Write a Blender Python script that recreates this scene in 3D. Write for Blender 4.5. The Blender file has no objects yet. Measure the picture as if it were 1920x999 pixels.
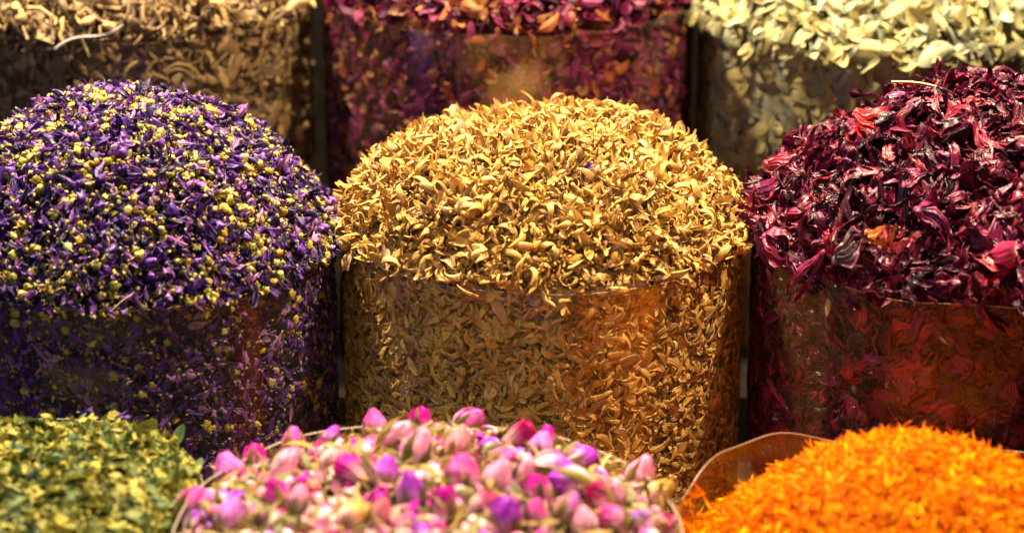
import bpy, math, time
import numpy as np
from mathutils import Matrix, Vector

T0 = time.time()
sc = bpy.context.scene
col = sc.collection
rng = np.random.default_rng(7)
PI = math.pi
R0 = 0.15                                   # radius of the central sleeve, metres

# ------------------------------------------------------------------ camera
PITCH = math.radians(20.5)
FPX = 382.5 * 13.0                          # focal length in photo pixels
FWD = np.array([0, math.cos(PITCH), -math.sin(PITCH)])
UP = np.array([0, math.sin(PITCH), math.cos(PITCH)])
RIGHT = np.array([1.0, 0, 0])
ZC = 1.0                                    # height of the central rim


def ray(px, py):
    return FWD + (px - 960) / FPX * RIGHT - (py - 499.5) / FPX * UP


CAM = np.array([0, 0, ZC]) - 13.0 * R0 * ray(1018, 415)


def at(px, py, d):
    return CAM + d * R0 * ray(px, py)


def project(P):
    q = P - CAM
    d = q @ FWD
    return 960 + (q @ RIGHT) / d * FPX, 499.5 - (q @ UP) / d * FPX, d


cam = bpy.data.cameras.new('camera')
cam.sensor_width = 36
cam.lens = 18 / (960 / FPX)
cam.clip_start, cam.clip_end = 0.05, 50
cam.dof.use_dof = True
cam.dof.focus_distance = 12.55 * R0
cam.dof.aperture_fstop = cam.lens / 1000 / (0.145 * R0)
co = bpy.data.objects.new('camera', cam)
col.objects.link(co)
M = Matrix(((RIGHT[0], UP[0], -FWD[0], CAM[0]), (RIGHT[1], UP[1], -FWD[1], CAM[1]),
            (RIGHT[2], UP[2], -FWD[2], CAM[2]), (0, 0, 0, 1)))
co.matrix_world = M
sc.camera = co

# ------------------------------------------------------------------ world, lamps, exposure
w = bpy.data.worlds.new('World')
sc.world = w
w.use_nodes = True
w.node_tree.nodes['Background'].inputs[0].default_value = (0.75, 0.72, 0.85, 1)
w.node_tree.nodes['Background'].inputs[1].default_value = 0.004


def lamp(name, loc, target, size, power, color, shape='DISK'):
    l = bpy.data.lights.new(name, 'AREA')
    l.shape, l.size, l.energy, l.color = shape, size, power, color
    o = bpy.data.objects.new(name, l)
    o.location = loc
    o.rotation_euler = (Vector(target) - Vector(loc)).to_track_quat('-Z', 'Y').to_euler()
    col.objects.link(o)
    return o


lamp('stall_lamp', (-0.05, 0.50, ZC + 1.30), (0.0, -0.02, ZC), 0.07, 64, (1, 0.79, 0.52))
lamp('stall_lamp', (-0.72, 0.34, ZC + 1.30), (-0.38, -0.02, ZC), 0.07, 54, (1, 0.82, 0.58))
lamp('stall_lamp', (0.62, -0.15, ZC + 1.25), (0.25, -0.42, ZC - 0.1), 0.07, 44, (1, 0.80, 0.52))
lamp('doorway_light', (-1.5, -1.3, ZC + 0.9), (-0.35, -0.1, ZC), 0.4, 6, (0.45, 0.58, 1.0))
lamp('front_fill', (0.15, -2.4, ZC + 1.0), (0.02, 0, ZC - 0.15), 0.4, 3, (1, 0.82, 0.66))  # soft fill added on the camera side to lift the sleeve fronts
sp = bpy.data.lights.new('wall_fill_spot', 'SPOT')  # added spot that brightens the front wall of the central sleeve
sp.energy, sp.color, sp.spot_size, sp.spot_blend, sp.shadow_soft_size = 15, (1, 0.82, 0.62), math.radians(21), 1.0, 0.03
so = bpy.data.objects.new('wall_fill_spot', sp)
so.location = (-0.30, -1.25, ZC + 1.10)
so.rotation_euler = (Vector((0.015, -0.15, ZC - 0.10)) - so.location).to_track_quat('-Z', 'Y').to_euler()
col.objects.link(so)

sc.view_settings.view_transform = 'Standard'
sc.view_settings.look = 'None'
sc.view_settings.gamma = 1
sc.view_settings.exposure = 0.54
sc.render.engine = 'CYCLES'
sc.cycles.use_denoising = True
sc.cycles.use_adaptive_sampling = False
sc.cycles.sample_clamp_indirect = 4
sc.cycles.max_bounces = 10
sc.cycles.diffuse_bounces = 1
sc.cycles.glossy_bounces = 3
sc.cycles.transparent_max_bounces = 24
sc.cycles.caustics_reflective = False
sc.cycles.caustics_refractive = False


# ------------------------------------------------------------------ materials
class NT:
    def __init__(s, name):
        s.m = bpy.data.materials.new(name)
        s.m.use_nodes = True
        s.t = s.m.node_tree
        s.t.nodes.clear()
        s.out = s.n('ShaderNodeOutputMaterial')

    def n(s, typ, **kw):
        nd = s.t.nodes.new(typ)
        for k, v in kw.items():
            setattr(nd, k, v)
        return nd

    def l(s, a, b):
        s.t.links.new(a, b)

    def math(s, op, a, b=0.0, clamp=False):
        nd = s.n('ShaderNodeMath', operation=op, use_clamp=clamp)
        for i, v in enumerate((a, b)):
            if isinstance(v, (int, float)):
                nd.inputs[i].default_value = v
            else:
                s.l(v, nd.inputs[i])
        return nd.outputs[0]

    def mix(s, fac, a, b, blend='MIX'):
        nd = s.n('ShaderNodeMix', data_type='RGBA', blend_type=blend)
        for v, i in ((fac, 0), (a, 6), (b, 7)):
            if isinstance(v, (int, float)):
                nd.inputs[i].default_value = v
            elif isinstance(v, tuple):
                nd.inputs[i].default_value = (*v, 1)
            else:
                s.l(v, nd.inputs[i])
        return nd.outputs[2]

    def ramp(s, fac, stops, interp='LINEAR'):
        nd = s.n('ShaderNodeValToRGB')
        nd.color_ramp.interpolation = interp
        e = nd.color_ramp.elements
        while len(e) < len(stops):
            e.new(0.5)
        for el, (p, c) in zip(e, stops):
            el.position = p
            el.color = (*c, 1)
        s.l(fac, nd.inputs[0])
        return nd.outputs[0]

    def noise(s, scale, detail=3, rough=0.55, vec=None):
        nd = s.n('ShaderNodeTexNoise')
        nd.inputs['Scale'].default_value = scale
        nd.inputs['Detail'].default_value = detail
        nd.inputs['Roughness'].default_value = rough
        if vec is None:
            vec = s.n('ShaderNodeNewGeometry').outputs['Position']
        s.l(vec, nd.inputs['Vector'])
        return nd.outputs[0]


def piece_mat(name, stops, tip=None, tip_at=(0.6, 1.0), base=None, base_at=(0.0, 0.35), rim=None, rough=0.6, spec=0.3,
              transl=0.15, mottle=0.35, nscale=900, ribs=0, bump=0.4, sheen=0.0):
    """Dried plant matter: each piece its own tone (vertex attribute or object random), root and tip tones, mottling, ribs."""
    k = NT(name)
    a = k.n('ShaderNodeAttribute', attribute_name='Col')
    sx = k.n('ShaderNodeSeparateColor')
    k.l(a.outputs['Color'], sx.inputs[0])
    rnd, u, v = sx.outputs
    oi = k.n('ShaderNodeObjectInfo')
    r = k.math('FRACT', k.math('ADD', rnd, oi.outputs['Random']))
    c = k.ramp(r, stops)
    c = k.mix(k.math('SUBTRACT', 1.0, oi.outputs['Alpha'], True), c, oi.outputs['Color'])

    def ss(x, lo, hi):
        nd = k.n('ShaderNodeMapRange', interpolation_type='SMOOTHSTEP')
        k.l(x, nd.inputs[0])
        nd.inputs[1].default_value, nd.inputs[2].default_value = lo, hi
        return nd.outputs[0]
    if base:
        c = k.mix(k.math('MULTIPLY', k.math('SUBTRACT', 1.0, ss(u, *base_at)), 0.85), c, base)
    if tip:
        c = k.mix(k.math('MULTIPLY', ss(u, *tip_at), 0.8), c, tip)
    if rim:
        e = k.math('ABSOLUTE', k.math('SUBTRACT', v, 0.5))
        c = k.mix(k.math('MULTIPLY', ss(e, 0.36, 0.5), 0.6), c, rim)
    n1 = k.noise(nscale, 4)
    f = k.math('ADD', k.math('MULTIPLY', k.math('SUBTRACT', n1, 0.5), 2 * mottle), 1.0)
    n2 = k.noise(nscale * 0.22, 2)
    f = k.math('MULTIPLY', f, k.math('ADD', k.math('MULTIPLY', k.math('SUBTRACT', n2, 0.5), 1.4 * mottle), 1.0))
    cc = k.n('ShaderNodeCombineXYZ')
    for i in range(3):
        k.l(f, cc.inputs[i])
    c = k.mix(1.0, c, cc.outputs[0], 'MULTIPLY')
    b = k.n('ShaderNodeBsdfPrincipled')
    k.l(c, b.inputs['Base Color'])
    b.inputs['Roughness'].default_value = rough
    b.inputs['Specular IOR Level'].default_value = spec
    b.inputs['Sheen Weight'].default_value = sheen
    h = n1
    if ribs:
        rb = k.math('SINE', k.math('MULTIPLY', v, 2 * PI * ribs))
        h = k.math('ADD', n1, k.math('MULTIPLY', rb, 0.35))
    bm = k.n('ShaderNodeBump')
    bm.inputs['Strength'].default_value = bump
    bm.inputs['Distance'].default_value = 0.0006
    k.l(h, bm.inputs['Height'])
    k.l(bm.outputs[0], b.inputs['Normal'])
    sh = b.outputs[0]
    if transl:
        tr = k.n('ShaderNodeBsdfTranslucent')
        k.l(c, tr.inputs[0])
        mx = k.n('ShaderNodeMixShader')
        mx.inputs[0].default_value = transl
        k.l(sh, mx.inputs[1])
        k.l(tr.outputs[0], mx.inputs[2])
        sh = mx.outputs[0]
    k.l(sh, k.out.inputs[0])
    return k.m


def film_mat(name, dust=0.05, tint=(0.985, 0.975, 0.96), gain=0.85):
    """Thin clear plastic film: lets the contents show, mirrors what stands before it, carries dust and scuffs."""
    k = NT(name)
    tp = k.n('ShaderNodeBsdfTransparent')
    tp.inputs[0].default_value = (*tint, 1)
    gl = k.n('ShaderNodeBsdfGlossy')
    gl.inputs['Roughness'].default_value = 0.17
    gl.inputs['Color'].default_value = (1, 1, 1, 1)
    mp = k.n('ShaderNodeMapping')
    k.l(k.n('ShaderNodeNewGeometry').outputs['Position'], mp.inputs[0])
    mp.inputs['Scale'].default_value = (1, 1, 0.18)
    wv = k.noise(45, 2, 0.5, mp.outputs[0])
    w2 = k.noise(70, 3)
    bm = k.n('ShaderNodeBump')
    bm.inputs['Strength'].default_value = 0.2
    bm.inputs['Distance'].default_value = 0.004
    k.l(k.math('ADD', wv, k.math('MULTIPLY', w2, 0.25)), bm.inputs['Height'])
    k.l(bm.outputs[0], gl.inputs['Normal'])
    fr = k.n('ShaderNodeFresnel')
    fr.inputs[0].default_value = 1.45
    k.l(bm.outputs[0], fr.inputs['Normal'])
    m1 = k.n('ShaderNodeMixShader')
    k.l(k.math('MINIMUM', k.math('MULTIPLY', fr.outputs[0], gain), 0.12), m1.inputs[0])
    k.l(tp.outputs[0], m1.inputs[1])
    k.l(gl.outputs[0], m1.inputs[2])
    df = k.n('ShaderNodeBsdfDiffuse')
    df.inputs[0].default_value = (0.40, 0.34, 0.28, 1)
    tl = k.n('ShaderNodeBsdfTranslucent')
    tl.inputs[0].default_value = (0.35, 0.29, 0.24, 1)
    md = k.n('ShaderNodeMixShader')
    k.l(df.outputs[0], md.inputs[1])
    k.l(tl.outputs[0], md.inputs[2])
    # dust: soft smears plus small specks
    sm = k.noise(22, 5, 0.65)
    sp = k.n('ShaderNodeTexVoronoi')
    sp.inputs['Scale'].default_value = 260
    tc = k.n('ShaderNodeTexCoord')
    k.l(tc.outputs['Object'], sp.inputs['Vector'])
    speck = k.math('LESS_THAN', sp.outputs['Distance'], 0.11)
    sel = k.math('GREATER_THAN', k.noise(60, 1), 0.56)
    d = k.math('ADD', k.math('MULTIPLY', k.math('SUBTRACT', sm, 0.42, True), dust * 3.2),
               k.math('MULTIPLY', k.math('MULTIPLY', speck, sel), 0.35))
    m2 = k.n('ShaderNodeMixShader')
    k.l(d, m2.inputs[0])
    k.l(m1.outputs[0], m2.inputs[1])
    k.l(md.outputs[0], m2.inputs[2])
    k.l(m2.outputs[0], k.out.inputs[0])
    return k.m


def edge_mat(c, f):
    k = NT('film_edge')
    tp = k.n('ShaderNodeBsdfTransparent')
    b = k.n('ShaderNodeBsdfPrincipled')
    b.inputs['Base Color'].default_value = (*c, 1)
    b.inputs['Roughness'].default_value = 0.3
    m = k.n('ShaderNodeMixShader')
    m.inputs[0].default_value = f
    k.l(tp.outputs[0], m.inputs[1])
    k.l(b.outputs[0], m.inputs[2])
    k.l(m.outputs[0], k.out.inputs[0])
    return k.m


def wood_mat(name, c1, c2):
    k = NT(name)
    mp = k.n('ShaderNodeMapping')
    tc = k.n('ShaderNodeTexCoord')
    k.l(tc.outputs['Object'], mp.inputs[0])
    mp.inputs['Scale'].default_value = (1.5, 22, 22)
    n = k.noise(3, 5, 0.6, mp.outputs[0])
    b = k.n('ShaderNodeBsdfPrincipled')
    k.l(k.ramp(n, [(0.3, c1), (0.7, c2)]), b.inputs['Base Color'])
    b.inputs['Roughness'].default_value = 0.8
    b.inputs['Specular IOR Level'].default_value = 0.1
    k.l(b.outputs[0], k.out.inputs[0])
    return k.m


OCHRE = piece_mat('ochre_blossom', [(0, (0.30, 0.13, 0.025)), (0.15, (0.48, 0.26, 0.06)), (0.45, (0.56, 0.32, 0.06)), (0.66, (0.64, 0.42, 0.13)), (0.8, (0.46, 0.26, 0.09)), (0.93, (0.34, 0.20, 0.11)), (1, (0.16, 0.075, 0.02))],
                  tip=(0.38, 0.18, 0.035), tip_at=(0.75, 1.0), rim=(0.74, 0.46, 0.13), transl=0.08, nscale=600, ribs=4, bump=0.5, rough=0.42, spec=0.22)
PURPLE = piece_mat('mallow_petal', [(0, (0.012, 0.005, 0.04)), (0.25, (0.024, 0.008, 0.075)), (0.55, (0.060, 0.015, 0.17)), (0.8, (0.14, 0.038, 0.25)), (0.93, (0.30, 0.13, 0.27)), (1, (0.02, 0.010, 0.11))],
                   base=(0.30, 0.24, 0.06), base_at=(0.02, 0.2), transl=0.10, nscale=700, ribs=3, bump=0.6, rough=0.45, spec=0.3)
BUD = piece_mat('mallow_bud', [(0, (0.17, 0.18, 0.035)), (0.3, (0.34, 0.27, 0.035)), (0.55, (0.42, 0.32, 0.06)), (0.75, (0.42, 0.25, 0.03)), (0.9, (0.28, 0.28, 0.12)), (1, (0.34, 0.18, 0.05))],
                transl=0.06, nscale=800, bump=0.7, rough=0.48, mottle=0.45)
HIB = piece_mat('hibiscus_calyx', [(0, (0.008, 0.003, 0.006)), (0.2, (0.035, 0.003, 0.012)), (0.48, (0.145, 0.005, 0.024)), (0.68, (0.11, 0.006, 0.055)), (0.86, (0.23, 0.007, 0.035)), (0.96, (0.32, 0.015, 0.025)), (1, (0.02, 0.007, 0.016))],
                tip=(0.03, 0.004, 0.014), tip_at=(0.5, 1.0), rim=(0.14, 0.009, 0.03), transl=0.10, nscale=260, ribs=5, bump=0.9, rough=0.36, spec=0.32)
PETAL = piece_mat('rose_petal', [(0, (0.62, 0.07, 0.38)), (0.4, (0.75, 0.22, 0.5)), (0.7, (0.8, 0.45, 0.5)), (1, (0.5, 0.03, 0.3))],
                  base=(0.80, 0.56, 0.46), base_at=(0.20, 0.80), rim=(0.48, 0.02, 0.26), spec=0.12, transl=0.2, mottle=0.35, nscale=260, ribs=6, bump=0.7, rough=0.5)
SEPAL = piece_mat('rose_sepal', [(0, (0.08, 0.085, 0.02)), (0.35, (0.19, 0.145, 0.03)), (0.65, (0.28, 0.165, 0.045)), (0.85, (0.13, 0.13, 0.05)), (1, (0.05, 0.05, 0.02))],
                  spec=0.15, tip=(0.20, 0.10, 0.03), transl=0.12, nscale=500, ribs=3, bump=0.4)
STEM = piece_mat('rose_stem', [(0, (0.36, 0.30, 0.10)), (0.5, (0.52, 0.38, 0.14)), (1, (0.30, 0.22, 0.09))], transl=0, nscale=600)
GREEN = piece_mat('green_herb', [(0, (0.03, 0.055, 0.015)), (0.25, (0.09, 0.105, 0.018)), (0.55, (0.29, 0.245, 0.035)), (0.8, (0.18, 0.175, 0.035)), (0.93, (0.07, 0.115, 0.05)), (1, (0.025, 0.05, 0.03))],
                  transl=0.14, nscale=500, ribs=2, bump=0.5, spec=0.15)
ORANGE = piece_mat('orange_thread', [(0, (0.45, 0.05, 0.002)), (0.3, (0.66, 0.13, 0.0)), (0.7, (0.74, 0.21, 0.0)), (0.9, (0.74, 0.32, 0.002)), (1, (0.28, 0.03, 0.002))],
                   transl=0.22, mottle=0.3, nscale=600, bump=0.3, spec=0.03)
ROOT = piece_mat('brown_root', [(0, (0.07, 0.04, 0.02)), (0.4, (0.18, 0.11, 0.05)), (0.7, (0.30, 0.19, 0.085)), (0.9, (0.38, 0.26, 0.09)), (1, (0.10, 0.065, 0.04))],
                 transl=0, nscale=350, ribs=4, bump=0.6)
RED = piece_mat('red_petal', [(0, (0.035, 0.004, 0.02)), (0.25, (0.10, 0.006, 0.04)), (0.5, (0.19, 0.009, 0.05)), (0.64, (0.13, 0.014, 0.075)), (0.76, (0.30, 0.06, 0.012)), (0.9, (0.36, 0.16, 0.05)), (1, (0.05, 0.008, 0.03))],
                transl=0.2, nscale=350, ribs=3, bump=0.5)
SENNA = piece_mat('pale_leaf', [(0, (0.25, 0.26, 0.15)), (0.25, (0.32, 0.27, 0.10)), (0.6, (0.40, 0.34, 0.13)), (0.8, (0.32, 0.30, 0.18)), (0.92, (0.26, 0.29, 0.2)), (1, (0.17, 0.20, 0.15))],
                  transl=0.18, nscale=320, ribs=2, bump=0.4)
FILM = film_mat('clear_film', 0.012)
FILM_FAINT = film_mat('faint_film', 0.014, gain=0.45)
FILM_GLOSSY = film_mat('glossy_film', 0.012, gain=2.3)
FILM_DUSTY = film_mat('dusty_film', 0.025, gain=0.5)
EDGE = edge_mat((0.50, 0.40, 0.32), 0.7)
EDGE_DARK = edge_mat((0.22, 0.13, 0.07), 0.6)
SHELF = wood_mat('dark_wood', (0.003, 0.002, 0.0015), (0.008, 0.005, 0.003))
STRAW = piece_mat('straw', [(0, (0.55, 0.42, 0.2)), (1, (0.7, 0.55, 0.3))], transl=0.05, nscale=500)


# ------------------------------------------------------------------ shapes of single pieces: dict v, f, c (c = random tone, along, across)
def U(a, b, r=None):
    return float((r or rng).uniform(a, b))


def grid_faces(n, m, wrap=False):
    i = np.arange(n - 1)[:, None]
    j = np.arange(m if wrap else m - 1)[None, :]
    j2 = (j + 1) % m
    return np.stack([i * m + j, i * m + j2, (i + 1) * m + j2, (i + 1) * m + j], -1).reshape(-1, 4)


def proto(V, F, u, v):
    c = np.zeros((len(V), 4), np.float32)
    c[:, 1], c[:, 2], c[:, 3] = u, v, 1
    return dict(v=np.asarray(V, float), f=np.asarray(F, int), c=c)


def join(ps):
    V, F, C, o = [], [], [], 0
    for p in ps:
        V.append(p['v']); F.append(p['f'] + o); C.append(p['c']); o += len(p['v'])
    return dict(v=np.concatenate(V), f=np.concatenate(F), c=np.concatenate(C))


def xform(p, Rm=None, s=1.0, t=(0, 0, 0)):
    V = p['v'] * s
    if Rm is not None:
        V = V @ np.asarray(Rm).T
    return dict(v=V + np.asarray(t), f=p['f'], c=p['c'])


def rot(axis, a):
    axis = np.asarray(axis, float)
    axis = axis / np.linalg.norm(axis)
    K = np.array([[0, -axis[2], axis[1]], [axis[2], 0, -axis[0]], [-axis[1], axis[0], 0]])
    return np.eye(3) + math.sin(a) * K + (1 - math.cos(a)) * K @ K


def strip(n, ang, width, cup=0.3, thick=0.02, twist=0.0, m=5, ring=True, ridge=0.0, side=0.0, center=True):
    """A ribbon of length 1 whose tangent turns by ang[] in the xz plane; closed lens section when ring."""
    s = np.linspace(0, 1, n)
    dx, dz = np.cos(ang), np.sin(ang)
    C = np.zeros((n, 3))
    C[1:, 0] = np.cumsum((dx[1:] + dx[:-1]) / 2) / (n - 1)
    C[1:, 2] = np.cumsum((dz[1:] + dz[:-1]) / 2) / (n - 1)
    C[:, 1] = side * s * s
    N = np.stack([-dz, 0 * dx, dx], 1)
    B = np.tile(np.array([0, 1.0, 0]), (n, 1))
    tw = twist * (s - 0.5)
    B2 = B * np.cos(tw)[:, None] + N * np.sin(tw)[:, None]
    N2 = N * np.cos(tw)[:, None] - B * np.sin(tw)[:, None]
    if ring:
        a = np.linspace(0, 2 * PI, m, endpoint=False)
        x, o = np.cos(a), np.sin(a) * thick
    else:
        x, o = np.linspace(-1, 1, m), np.zeros(m)
    W = width[:, None]
    off = cup * W * x[None] ** 2 + o[None] * (0.4 + 0.6 * W / width.max()) + ridge * W * np.cos(3 * PI * x)[None]
    V = C[:, None] + B2[:, None] * (W * x[None])[..., None] + N2[:, None] * off[..., None]
    V = V.reshape(-1, 3)
    if center:
        V = V - V.mean(0)
    return proto(V, grid_faces(n, m, ring), np.repeat(s, m), np.tile(x * 0.5 + 0.5, n))


def tube(n, m, P, rad, u=None):
    P = np.asarray(P, float)
    T = np.gradient(P, axis=0)
    T /= np.linalg.norm(T, axis=1)[:, None] + 1e-9
    ref = np.array([0.31, 0.2, 0.93])
    B = np.cross(T, ref); B /= np.linalg.norm(B, axis=1)[:, None] + 1e-9
    N = np.cross(B, T)
    a = np.linspace(0, 2 * PI, m, endpoint=False)
    V = P[:, None] + np.asarray(rad)[:, None, None] * (B[:, None] * np.cos(a)[None, :, None] + N[:, None] * np.sin(a)[None, :, None])
    return proto(V.reshape(-1, 3), grid_faces(n, m, True), np.repeat(np.linspace(0, 1, n), m), np.tile(a / (2 * PI), n))


def revolve(n, m, r, z, lob=0, la=0.0, jit=0.0):
    a = np.linspace(0, 2 * PI, m, endpoint=False)
    rr = np.asarray(r)[:, None] * (1 + la * np.cos(lob * a))[None] * (1 + jit * rng.normal(size=(n, m)))
    V = np.stack([rr * np.cos(a)[None], rr * np.sin(a)[None], np.repeat(np.asarray(z)[:, None], m, 1)], -1).reshape(-1, 3)
    return proto(V, grid_faces(n, m, True), np.repeat(np.linspace(0, 1, n), m), np.tile(a / (2 * PI), n))


def make_curl():
    n = 14
    s = np.linspace(0, 1, n)
    th = rng.choice([U(0.6, 1.8), U(1.8, 3.6), U(3.6, 6.3)], p=[0.40, 0.36, 0.24])
    ang = th * s ** U(0.8, 1.8) + U(-0.4, 0.4) * np.sin(2 * PI * s + U(0, 6))
    wmax = U(0.06, 0.14)
    wd = wmax * np.sin(PI * (0.07 + 0.88 * s ** U(0.7, 1.3))) ** U(0.8, 1.5) + 0.010
    p = strip(n, ang, wd / max(1.0, th / 4.0), cup=U(0.15, 0.75), thick=U(0.006, 0.011), twist=U(-1.6, 1.6), m=8, side=U(-0.35, 0.35))
    p['v'] *= max(1.0, th / 3.0)
    return p


def make_cluster():
    ps = []
    k = int(rng.integers(2, 5))
    for i in range(k):
        p = make_curl()
        v = p['v'] - p['v'][:8].mean(0)
        p = dict(v=v * U(0.55, 0.95), f=p['f'], c=p['c'])
        ps.append(xform(p, rot([0, 0, 1], 2 * PI * i / k + U(-0.5, 0.5)) @ rot([0, 1, 0], U(-0.9, 0.2))))
    q = join(ps)
    q['v'] -= q['v'].mean(0)
    return q


def make_mallow():
    ps = []
    for i in range(int(rng.integers(4, 7))):
        n = 6
        s = np.linspace(0, 1, n)
        wd = U(0.08, 0.17) * (0.2 + s ** 0.8) * (1 - 0.75 * s ** 6)
        p = strip(n, U(-0.35, 0.5) * s + U(-0.5, 0.5) * np.sin(5 * s + U(0, 6)), wd, cup=U(-0.9, 0.9), twist=U(-3, 3), m=4, ring=False, center=False, side=U(-0.2, 0.2))
        p['v'] *= U(0.6, 1.05)
        ps.append(xform(p, rot([1, 0, 0], U(0, 6.28)) @ rot([0, 1, 0], U(-0.3, 0.3))))
    a = np.linspace(0, PI, 4)
    b = revolve(4, 6, 0.085 * np.sin(a * 0.85 + 0.2), -0.1 + 0.2 * (1 - np.cos(a)) / 2)
    b['c'][:, 1] = 0.0
    ps.append(xform(b, rot([0, 1, 0], PI / 2)))
    q = join(ps)
    q['v'] -= q['v'].mean(0)
    return q


def make_petal_scrap(wr=(0.12, 0.3)):
    n = 7
    s = np.linspace(0, 1, n)
    wd = U(*wr) * np.sin(PI * (0.08 + 0.86 * s)) ** 0.7 + 0.01
    p = strip(n, U(-1.5, 2.5) * s + U(-0.6, 0.6) * np.sin(6 * s + U(0, 6)), wd, cup=U(-1.0, 1.0), twist=U(-2, 2), m=5, ring=False, side=U(-0.3, 0.3))
    p['v'] += rng.normal(size=p['v'].shape) * 0.012
    return p


def make_crumple():
    a = np.linspace(0.1, PI - 0.1, 7)
    p = revolve(7, 9, U(0.22, 0.36) * np.sin(a), -0.5 * np.cos(a), int(rng.integers(3, 6)), U(0.2, 0.4), 0.22)
    v = p['v']
    v += 0.06 * np.sin(v[:, [1, 2, 0]] * 13 + U(0, 6))
    v[:, 0] += U(-0.8, 0.8) * v[:, 2] ** 2
    v *= 0.55
    v += 0.03 * rng.normal(size=v.shape)
    return p


def make_bud():
    n, m = 7, 10
    a = np.linspace(0.12, PI - 0.05, n)
    r = 0.5 * np.sin(a) ** 0.8
    z = -0.45 * np.cos(a)
    k = U(0, 1)
    if k > 0.45:                                      # opened calyx: the top dips in and its lobes show
        z[-2:] -= np.array([0.05, 0.3])
        r[-2] *= 1.15
    p = revolve(n, m, r, z, 5, U(0.06, 0.2), 0.06)
    p['v'][:, 0] *= U(0.6, 1.1)
    p['v'] += 0.08 * np.sin(p['v'][:, [1, 2, 0]] * 8 + U(0, 6)) + 0.03 * rng.normal(size=p['v'].shape)
    ps = [p]
    for i in range(5 if k > 0.3 else 0):
        s = np.linspace(0, 1, 4)
        q = strip(4, 1.0 + U(-0.6, 0.6) * s, 0.16 * (1 - 0.85 * s), m=3, ring=False, cup=0.4, center=False)
        q['v'] *= U(0.35, 0.6)
        q['v'] += np.array([0.36, 0, 0.16])
        ps.append(xform(q, rot([0, 0, 1], i * 2 * PI / 5 + U(-0.2, 0.2))))
    if U(0, 1) > 0.5:
        P = np.stack([np.linspace(0, U(-0.3, 0.3), 4), np.linspace(0, U(-0.2, 0.2), 4), np.linspace(-0.42, -U(0.7, 1.3), 4)], 1)
        ps.append(tube(4, 4, P, [0.07, 0.05, 0.05, 0.04]))
    return join(ps)


def make_hibiscus():
    """A dried calyx: a ribbed cup whose five fleshy segments fold over, lengths and tips uneven, flattened by drying."""
    ps = []
    k = int(rng.choice([3, 4, 5]))
    op = U(0.0, 0.9)
    for i in range(k):
        n, m = 12, 13
        s = np.linspace(0, 1, n)
        x = np.linspace(-1, 1, m)
        rad = 0.06 + (0.16 + 0.18 * op) * np.sin(PI * np.clip(s * (0.85 - 0.3 * op), 0, 1)) ** 0.8
        L = U(0.6, 1.2)
        z = L * s * (1 - 0.25 * op * s)
        curl = U(-0.9, 1.6)
        rad = rad + curl * 0.4 * np.clip(s - 0.5, 0, 1) ** 1.4
        z = z - abs(curl) * 0.35 * np.clip(s - 0.6, 0, 1) ** 1.5
        span = (0.70 * (1 - np.clip((s - 0.2) / 0.82, 0, 1) ** 1.2) + 0.03)
        phi = 2 * PI * i / k + U(-0.3, 0.3) + span[:, None] * x[None] + (U(-1.3, 1.3) * s ** 2)[:, None]
        rg = np.cos(U(3.5, 4.5) * PI * x + U(-0.6, 0.6))
        rr = rad[:, None] + 0.055 * rg[None] * (0.35 + s[:, None] * (1.3 - s[:, None])) + 0.16 * (x[None] ** 2) * U(-0.8, 1.2) * s[:, None]
        rr = rr + (0.05 * np.sin(U(6, 12) * s + U(0, 6)))[:, None] * (0.5 + 0.5 * np.cos(2 * x + U(0, 3)))[None]
        V = np.stack([rr * np.cos(phi), rr * np.sin(phi), np.repeat(z[:, None], m, 1) + 0.07 * np.sin(5 * x + U(0, 6))[None] * s[:, None]], -1).reshape(-1, 3)
        ps.append(proto(V, grid_faces(n, m), np.repeat(s, m), np.tile(x * .5 + .5, n)))
    a = np.linspace(0, PI, 5)
    ps.append(xform(revolve(5, 8, 0.10 * np.sin(a * 0.9 + 0.1), -0.08 * np.cos(a)), None, 1, (0, 0, 0.02)))
    q = join(ps)
    v = q['v']
    v[:, 0] *= U(0.25, 0.75)
    v[:, 0] += U(-0.9, 0.9) * v[:, 2] ** 2 * 0.5
    v += 0.025 * np.sin(v[:, [1, 2, 0]] * 17 + U(0, 6)) + 0.012 * np.sin(v[:, [2, 0, 1]] * 37 + U(0, 6))
    v -= v.mean(0)
    q['v'] = v @ rot([0, 1, 0], PI / 2).T
    return q


def make_hib_strip():
    n = 16
    s = np.linspace(0, 1, n)
    wd = U(0.07, 0.19) * np.sin(PI * (0.1 + 0.86 * s)) ** 0.7 + 0.012
    p = strip(n, U(-1.8, 3.4) * s ** 1.2 + U(-0.7, 0.7) * np.sin(7 * s + U(0, 6)), wd, cup=U(-1.1, 1.1), thick=0.03, twist=U(-2.6, 2.6), m=16, ridge=0.17, side=U(-0.3, 0.3))
    p['v'] += 0.02 * np.sin(p['v'][:, [2, 0, 1]] * 21 + U(0, 6))
    return p


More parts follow.
